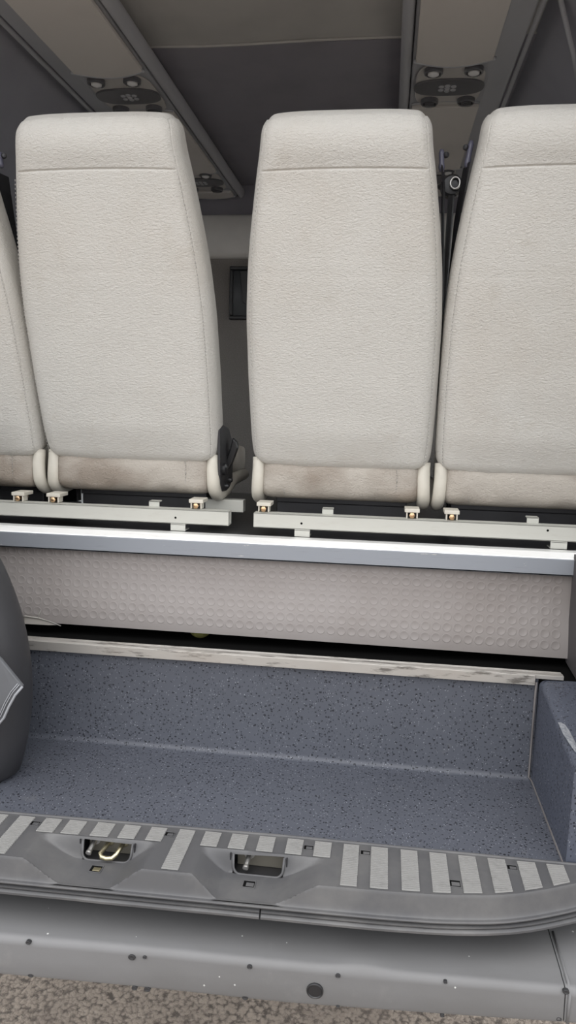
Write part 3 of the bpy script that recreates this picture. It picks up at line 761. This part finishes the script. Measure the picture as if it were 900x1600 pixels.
hp = lambda x, y: (P(x, y, Y=1.544).x, P(x, y, Y=1.544).z)
rail(XL+.01, xe, [P(278, 828, Y=1.545).x, P(-60, 812, Y=1.545).x], [P(240, 790, Y=1.57).x], [hp(274, 809)], 'cream grey steel rail under the two left seats')
rail(xs2, XR-.01, [P(472, 835, Y=1.545).x, P(873, 853, Y=1.545).x], [P(512, 798, Y=1.57).x, P(833, 815, Y=1.57).x], [hp(471, 818), hp(856, 829)], 'cream grey steel rail under the middle and right seats')
# second cross rail further in, its end showing in the gap
m = MB(); a_ = P(380, 800, Y=1.66); m.box(a_.x-.09, a_.x, 1.66, 1.69, Z(-.250), Z(-.222))
tag(m.build('cross_member', RAILP, bevel=.0015), 'short grey steel member behind the left rail, its end showing at the gap', 'rail')

# ------------------------------------------------------------------ sill guard
ZS = Z(-.69)
FR = [(P(x, y, Z=-.69).x, P(x, y, Z=-.69).y) for x, y in ((-300, 1312), (0, 1339), (200, 1358), (500, 1386), (600, 1395), (690, 1401), (770, 1402), (810, 1399), (850, 1393), (900, 1383), (960, 1366), (1040, 1335))]
def front(x): return sum(lin(FR, x+d) for d in (-.02, -.01, 0, .01, .02))/5
BKL = [(P(x, y, Z=-.69).x, P(x, y, Z=-.69).y) for x, y in ((0, 1270), (450, 1308), (900, 1352))]
def back(x): return lin(BKL, x)
xd = lambda x, y, z=-.69: P(x, y, Z=z).x
D = .030
SC1 = (xd(33, 1341), xd(98, 1372, -.72), xd(178, 1376, -.72), xd(225, 1354)); SC2 = (xd(300, 1361), xd(343, 1391, -.72), xd(430, 1406, -.72), xd(500, 1386))
LN = [(P(x, y, Z=-.69).x, P(x, y, Z=-.69).y) for x, y in ((60, 1302), (245, 1317), (315, 1324), (503, 1342))]
def dval(x):
    t = 0
    for a, b, c, d in (SC1, SC2):
        if a < x < d: t = max(t, min((x-a)/(b-a), 1, (d-x)/(d-c)))
    t = min(1, t); return D*(t*.6+.4*sm(0, 1, t))
def sillz(x, y):
    ln = lin(LN, x); wall = sm(0, .012, ln-y)
    s = y-front(x); F = D*min(1, max(0, (.003-s)/.013)) if s < .003 else 0
    if s < .006: F = D*sm(.003, -.0085, s) if s > -.0085 else D
    d = dval(x)*wall
    b = 0
    if -.0125 < s < .006 and F > .0004: b += .0018*math.exp(-((F-max(d, .0012))/.0030)**2)
    if dval(x) > .0015: b += .0015*math.exp(-((ln-y)/.0018)**2)
    return ZS - max(d, F) + b
lat = []
for (xa, ya), (xb, yb2), (xc, yc) in (((131, 1312), (207, 1318), (169, 1324)), ((366, 1333), (444, 1339), (405, 1344))):
    lat.append((P(xa, ya, Z=-.693).x, P(xb, yb2, Z=-.693).x))
def inhole(p):
    for a, b in lat:
        if a < p.x < b:
            ln = lin(LN, p.x)
            if ln-.0125 < p.y < ln-.0005 and ZS-.031 < p.z < ZS-.003: return True
    return False
sg = empty('sill_guard', (-.2, 1.03, Z(-.73))); tag(sg, 'grey moulded plastic sill guard with ribbed tread strips and two latch pockets', 'door sill')
m = MB(); xs_ = frange(-1.0, .44, 420)
ss = [-.0105+.0009*i for i in range(19)]
def row(x):
    return None
NB = 70
m.grid(xs_, [('f', s) for s in ss] + [('b', i/NB) for i in range(1, NB+1)], lambda x, q: (lambda y: Vector((x, y, sillz(x, y))))((front(x)+q[1]) if q[0] == 'f' else (front(x)+ss[-1] + q[1]*(back(x)-front(x)-ss[-1]))), skip=inhole)
# lower flange and its rolled lip; rear upstand
m.grid(xs_, [0, 1, 2, 3, 4], lambda x, i: Vector((x, front(x)-.0105-(0, .0022, .0032, .0024, 0)[int(i)], ZS-D-(0, .0002, .0018, .0038, .0050)[int(i)])))
m.grid(xs_, [0, 1, 2, 3], lambda x, i: Vector((x, back(x)+(0, .0015, .0035, .004)[int(i)], ZS+(0, .0018, .0018, -.008)[int(i)])))
m.build('guard_moulding', SILL, sg, smooth='auto', fix=False)
# rounded bright rib on crease lines is geometry of the moulding itself; tread strips
RIB = [(-14, 12, 's'), (30, 54, 'f'), (71, 96, 's'), (108, 135, 's'), (152, 179, 's'), (194, 219, 's'), (236, 260, 's'), (280, 304, 'f'), (320, 345, 's'), (362, 387, 's'), (405, 430, 's'), (449, 474, 's'), (492, 518, 's'), (537, 561, 'f'), (580, 606, 'f'), (626, 652, 'f'), (671, 697, 'f'), (716, 743, 'f'), (762, 789, 'f'), (808, 836, 'f'), (854, 881, 'f')]
for a, b, kd in RIB:
    by = lambda x: 1268+.0911*x+7
    xa, xb = P(a, by(a), Z=-.69).x, P(b, by(b), Z=-.69).x
    m = MB(); pitch = .0042
    y1 = back((xa+xb)/2)-.005
    y0f = lambda x: (front(x)+.007 if kd == 'f' else lin(LN, x)+.0035)
    if a < 0: y0f = lambda x: lin(LN, x)+.004
    n_ = int((y1-y0f((xa+xb)/2))/pitch)
    prof_ = []
    for k in range(n_):
        prof_ += [(k/n_, .0007), ((k+.12)/n_, .0024), ((k+.55)/n_, .0024), ((k+.70)/n_, .0004)]
    prof_.append((1, .0007))
    m.grid([xa, xb], prof_, lambda x, q: Vector((x, y0f(x)+(y1-y0f(x))*q[0], ZS+q[1])))
    for x in (xa, xb): m.grid([0, 1], prof_, lambda w, q, x=x: Vector((x, y0f(x)+(y1-y0f(x))*q[0], ZS+q[1]*w-.0005*(1-w))))
    m.build('tread_strip', TREAD, sg, fix=True)
# fine edge ridges beside the short strips
# latch pockets
def pocket(i, pin, loop):
    a, b = lat[i]; ya = lin(LN, (a+b)/2); 
    m = MB(); d_ = .026; z0, z1 = ZS-.032, ZS-.002
    c = (a+b)/2; hw = (b-a)/2
    def sect(t, wid, y):
        pass
    # box pocket: back, floor, sides
    m.box(a-.004, b+.004, ya+d_, ya+d_+.002, z0, z1); m.box(a-.004, b+.004, ya-.006, ya+d_, z0-.002, z0); m.box(a-.006, a-.004, ya-.006, ya+d_, z0, z1); m.box(b+.004, b+.006, ya-.006, ya+d_, z0, z1)
    pk = m.build('latch_pocket', BLACKP, sg)
    m = MB(); m.box(a+.002, b-.002, ya+.014, ya+.017, z0, z1-.003); pl_ = onto(m.build('striker_plate', plain('greasy_steel', (.17, .16, .135, 1), .45, .4), bevel=.001), pk)
    # rim following the opening (U shape, rounded lower corners)
    ptsr = []
    yw = lambda z: ya-.0005-.0115*min(1, max(0, (ZS-z)/D))**.8
    r_ = .012
    loc = [(-hw-.001, ZS-.003)] + [(-hw+r_-r_*math.cos(t), ZS-.031+r_-r_*math.sin(t)) for t in frange(0, PI/2, 6)] + [(hw-r_+r_*math.sin(t), ZS-.031+r_-r_*math.cos(t)) for t in frange(0, PI/2, 6)] + [(hw+.001, ZS-.003)]
    m = MB(); m.tube([(c+x, lin(LN, c+x)-(ya-yw(z)) , z) for x, z in loc], .0021, 8)
    o = onto(m.build('pocket_rim', SILL, smooth=True), pk)
    m = MB()
    if pin is not None:
        xp = P(pin[0], pin[1], Y=ya+.01).x; zz = ZS-.010
        m.cyl((xp, ya+.016, zz), (xp, ya+.010, zz), .0085, 18); m.cyl((xp, ya+.012, zz), (xp-.002, ya-.010, zz-.008), .0042, 12); m.lathe((xp-.002, ya-.009, zz-.0077), (-.05, -.9, -.35), [(.0042, 0), (.0050, .002), (.0046, .005), (.001, .006)], 12)
        o = onto(m.build('guide_pin', STEEL, smooth='auto'), pk)
    if loop:
        xa_, xb_ = P(loop[0], 1318, Y=ya+.01).x, P(loop[1], 1322, Y=ya+.01).x; zz = ZS-.014
        m = MB()
        pts = [(xa_+.006, ya+.014, zz+.002), (xa_+.003, ya+.002, zz-.002), (xa_-.001, ya-.010, zz-.006), (xa_+.003, ya-.0145, zz-.0085), ((xa_+xb_)/2-.003, ya-.016, zz-.0090), (xb_-.009, ya-.0145, zz-.0085), (xb_-.004, ya-.010, zz-.005), (xb_-.001, ya+.002, zz-.001), (xb_+.001, ya+.014, zz+.002)]
        m.tube(pts, .0036, 12); 
        for q in (pts[0], pts[-1]): m.lathe((q[0], ya+.0145, q[2]), (0, -1, 0), [(.0075, 0), (.0075, .002), (.005, .0035), (.003, .0036)], 18)
        o = onto(m.build('striker_loop', YELZ, smooth='auto'), pk)
pocket(0, (149, 1318), (165, 192)); pocket(1, (390, 1338), None)
# square clip holes: frames over black pads painted as recess shade
for x, y, big in ((55, 1287, 0), (265, 1304, 0), (482, 1325, 0), (571, 1333, 0), (710, 1381, 1), (800, 1356, 0), (150, 1358, 2), (389, 1382, 2), (20, 1288, 0)):
    if x == 20: continue
    z_ = -.69 if big < 2 else -.69-D
    p = P(x, y, Z=z_); w = .0085 if big else .0070; hh = .0075 if big else .0055
    m = MB(); t = .0016; zz = sillz(p.x, p.y)
    for a, b, c, d in ((-w-t, w+t, hh, hh+t), (-w-t, w+t, -hh-t, -hh), (-w-t, -w, -hh, hh), (w, w+t, -hh, hh)): m.box(p.x+a, p.x+b, p.y+c, p.y+d, zz-.002, zz+.0012)
    cl = m.build('clip_frame', SILL, sg, bevel=.0004)
    m = MB(); m.box(p.x-w, p.x+w, p.y-hh, p.y+hh, zz-.001, zz+.0003); o = onto(m.build('clip_hole_shade', HOLESHADE), cl)
    m = MB(); m.box(p.x-w*.5, p.x+w*.9, p.y-hh*.7, p.y+hh*.4, zz, zz+.0012); o = onto(m.build('clip_tongue', YELZ if x == 150 else SILL, bevel=.0004), cl)

# ------------------------------------------------------------------ rubber door seal, two lengths
def seal(x0, x1, label):
    pr = [(.012, -.033), (-.004, -.034), (-.004, -.0382), (-.0100, -.0388), (-.0125, -.0398), (-.0122, -.0414), (-.0086, -.0424), (-.0086, -.0431), (-.0134, -.0440), (-.0154, -.0458), (-.0154, -.0490), (-.0134, -.0508), (-.0080, -.0520), (.012, -.050)]; n = len(pr)
    xs = frange(x0, x1, max(8, int((x1-x0)/.008)))
    m = MB()
    for x in xs:
        sl = (front(x+.01)-front(x-.01))/.02; nx, ny = -sl/math.hypot(1, sl), 1/math.hypot(1, sl)
        for a, b in pr:
            w = .0008*noise.noise(Vector((x*14, b*30, 1)))
            aa = a+w
            m.v.append((x+aa*nx, front(x)+aa*ny, ZS+b))
    for i in range(len(xs)-1):
        for k in range(n): m.f.append((i*n+k, i*n+(k+1)%n, (i+1)*n+(k+1)%n, (i+1)*n+k))
    m.f.append(tuple(range(n))); m.f.append(tuple((len(xs)-1)*n+k for k in range(n))[::-1])
    return tag(m.build('door_seal', RUBBER, smooth='auto'), label, 'seal', 'rubber door seals below the sill guard')
xj = P(410.5, 1425, Z=-.75).x
seal(-1.0, xj-.0012, 'left length of ridged rubber door seal below the sill guard, ending at the joint')
seal(xj+.0012, .44, 'right length of ridged rubber door seal curving up at the right below the sill guard')

# ------------------------------------------------------------------ bumper
CR = [(P(x, y, Z=-.79).x, P(x, y, Z=-.79).y) for x, y in ((-350, 1428), (0, 1463), (220, 1482), (450, 1506), (680, 1527), (885, 1545), (1100, 1563))]
BT = [(-350, 1492), (0, 1525), (220, 1545), (450, 1570), (700, 1588), (885, 1601), (1100, 1618)]
def crease(x): return sum(lin(CR, x+d) for d in (-.06, -.03, 0, .03, .06))/5
zbt = [(P(x, y, Y=.945).x, P(x, y, Y=lin(CR, P(x, y, Y=.945).x)-.004).z) for x, y in BT]
def bump(x0, x1):
    m = MB(); xs = frange(x0, x1, max(6, int((x1-x0)/.012))); vs = []
    NS = 0
    for x in xs:
        yc = crease(x); zc = Z(-.79); zbm = lin(zbt, x); r = .012
        dent = .004*math.exp(-((x-P(565, 1505, Z=-.79).x)/.035)**2)
        sec = [(1.16, zc+.004), (1.08, zc+.003), (1.03, zc+.002), (.99, zc+.001+dent*.5), (yc+r+.012, zc-.0005+dent)] + [(yc+r-r*math.sin(a)-.001, zc-r-.0005+r*math.cos(a)+dent*(1-a)*.8) for a in frange(.0, PI/2, 7)] + [(yc-.001, (zc+zbm)/2), (yc-.003, zbm+.006), (yc-.001, zbm+.001), (yc+.004, zbm), (yc+.02, zbm+.004), (1.12, zbm+.02), (1.16, zc-.03)]
        NS = len(sec); vs += [(x, y, z) for y, z in sec]
    n = NS
    m.add(vs, [(i*n+k, i*n+(k+1)%n, (i+1)*n+(k+1)%n, (i+1)*n+k) for i in range(len(xs)-1) for k in range(n)]+[tuple(range(n)), tuple((len(xs)-1)*n+k for k in range(n))[::-1]])
    return m
xbs = P(884, 1545, Z=-.79).x
bp = empty('bumper', (-.2, 1.0, Z(-.86))); tag(bp, 'long weathered grey plastic step bumper spanning the bottom of the photo', 'bumper')
bump(-1.25, xbs-.0007).build('bumper_skin', BUMP, bp, smooth='auto')
be = empty('bumper_end', (.45, 1.0, Z(-.86))); tag(be, 'grey plastic bumper end piece at the bottom right corner, right of the seam', 'bumper')
bump(xbs+.0007, .66).build('end_skin', BUMP, be, smooth='auto')
m = MB(); yc = crease(xbs); m.tube([(xbs+.006, 1.07, Z(-.7865)), (xbs+.0058, 1.0, Z(-.788)), (xbs+.006, yc+.012, Z(-.7895)), (xbs+.006, yc-.001, Z(-.80)), (xbs+.005, yc-.003, Z(-.84))], .0022, 8)
m.build('seam_bead', BUMP, be, smooth=True)
PLUG = plain('dark_grey_plug', (.028, .028, .03, 1), .6)
def spot(x, y, r, kind=0):
    Yc = crease(P(x, y, Y=.94).x)-.002; p = P(x, y, Y=Yc)
    m = MB()
    if kind == 0:
        m.lathe(p, (0, -1, 0), [(r, -.004), (r, .0006), (r*.75, .0010), (r*.3, .0002)], 12)
        m.v = [(vx, vy, p.z+(vz-p.z)*.75) for vx, vy, vz in m.v]
        m.build('plug', PLUG, bp, smooth='auto')
    else:
        m.lathe(p, (0, -1, 0), [(r*1.15, -.004), (r*1.15, .0012), (r, .0020), (r*.92, .0010), (r*.9, .0006), (.5*r, .0010), (r*.1, .0008)], 26)
        m.build('round_plug', BLACKP, bp, smooth='auto')
for x, y, r in ((44, 1473, .0040), (48, 1527, .0044), (206, 1496, .0056), (226, 1496, .0030), (210, 1547, .0044), (230, 1549, .0050), (390, 1511, .0038), (383, 1562, .0044), (528, 1525, .0036), (696, 1538, .0026), (528, 1575, .0026), (691, 1590, .0032), (873, 1595, .0040)): spot(x, y-(3 if y > 1520 and (x, y) != (528, 1525) else 0), r)
spot(492, 1548, .0105, 1)
spot(888-3.5, 1550, .0045)
# underbody closing the back of the bumper
m = MB(); m.box(XL, XR, 1.10, 2.3, ZWELL-.09, ZWELL-.035); struct(m.build('wall_underbody', BODYP), 'dark underbody', 'wall')
# side closers of the rear opening outside the view
m = MB(); m.box(XL-.03, XL+.06, 1.08, 1.16, ZWELL, Z(1.03)); struct(m.build('trim_7', BODYP), 'left rear door post', 'trim')
m = MB(); m.box(XR-.06, XR+.03, 1.08, 1.16, zt0, Z(1.03)); struct(m.build('trim_8', BODYP), 'right rear door post', 'trim')
m = MB(); m.box(XL-.03, XR+.03, 1.08, 1.14, Z(.90), Z(1.03)); struct(m.build('trim_9', BODYP), 'rear door header', 'trim')
print('NOBJ', len(bpy.data.objects))
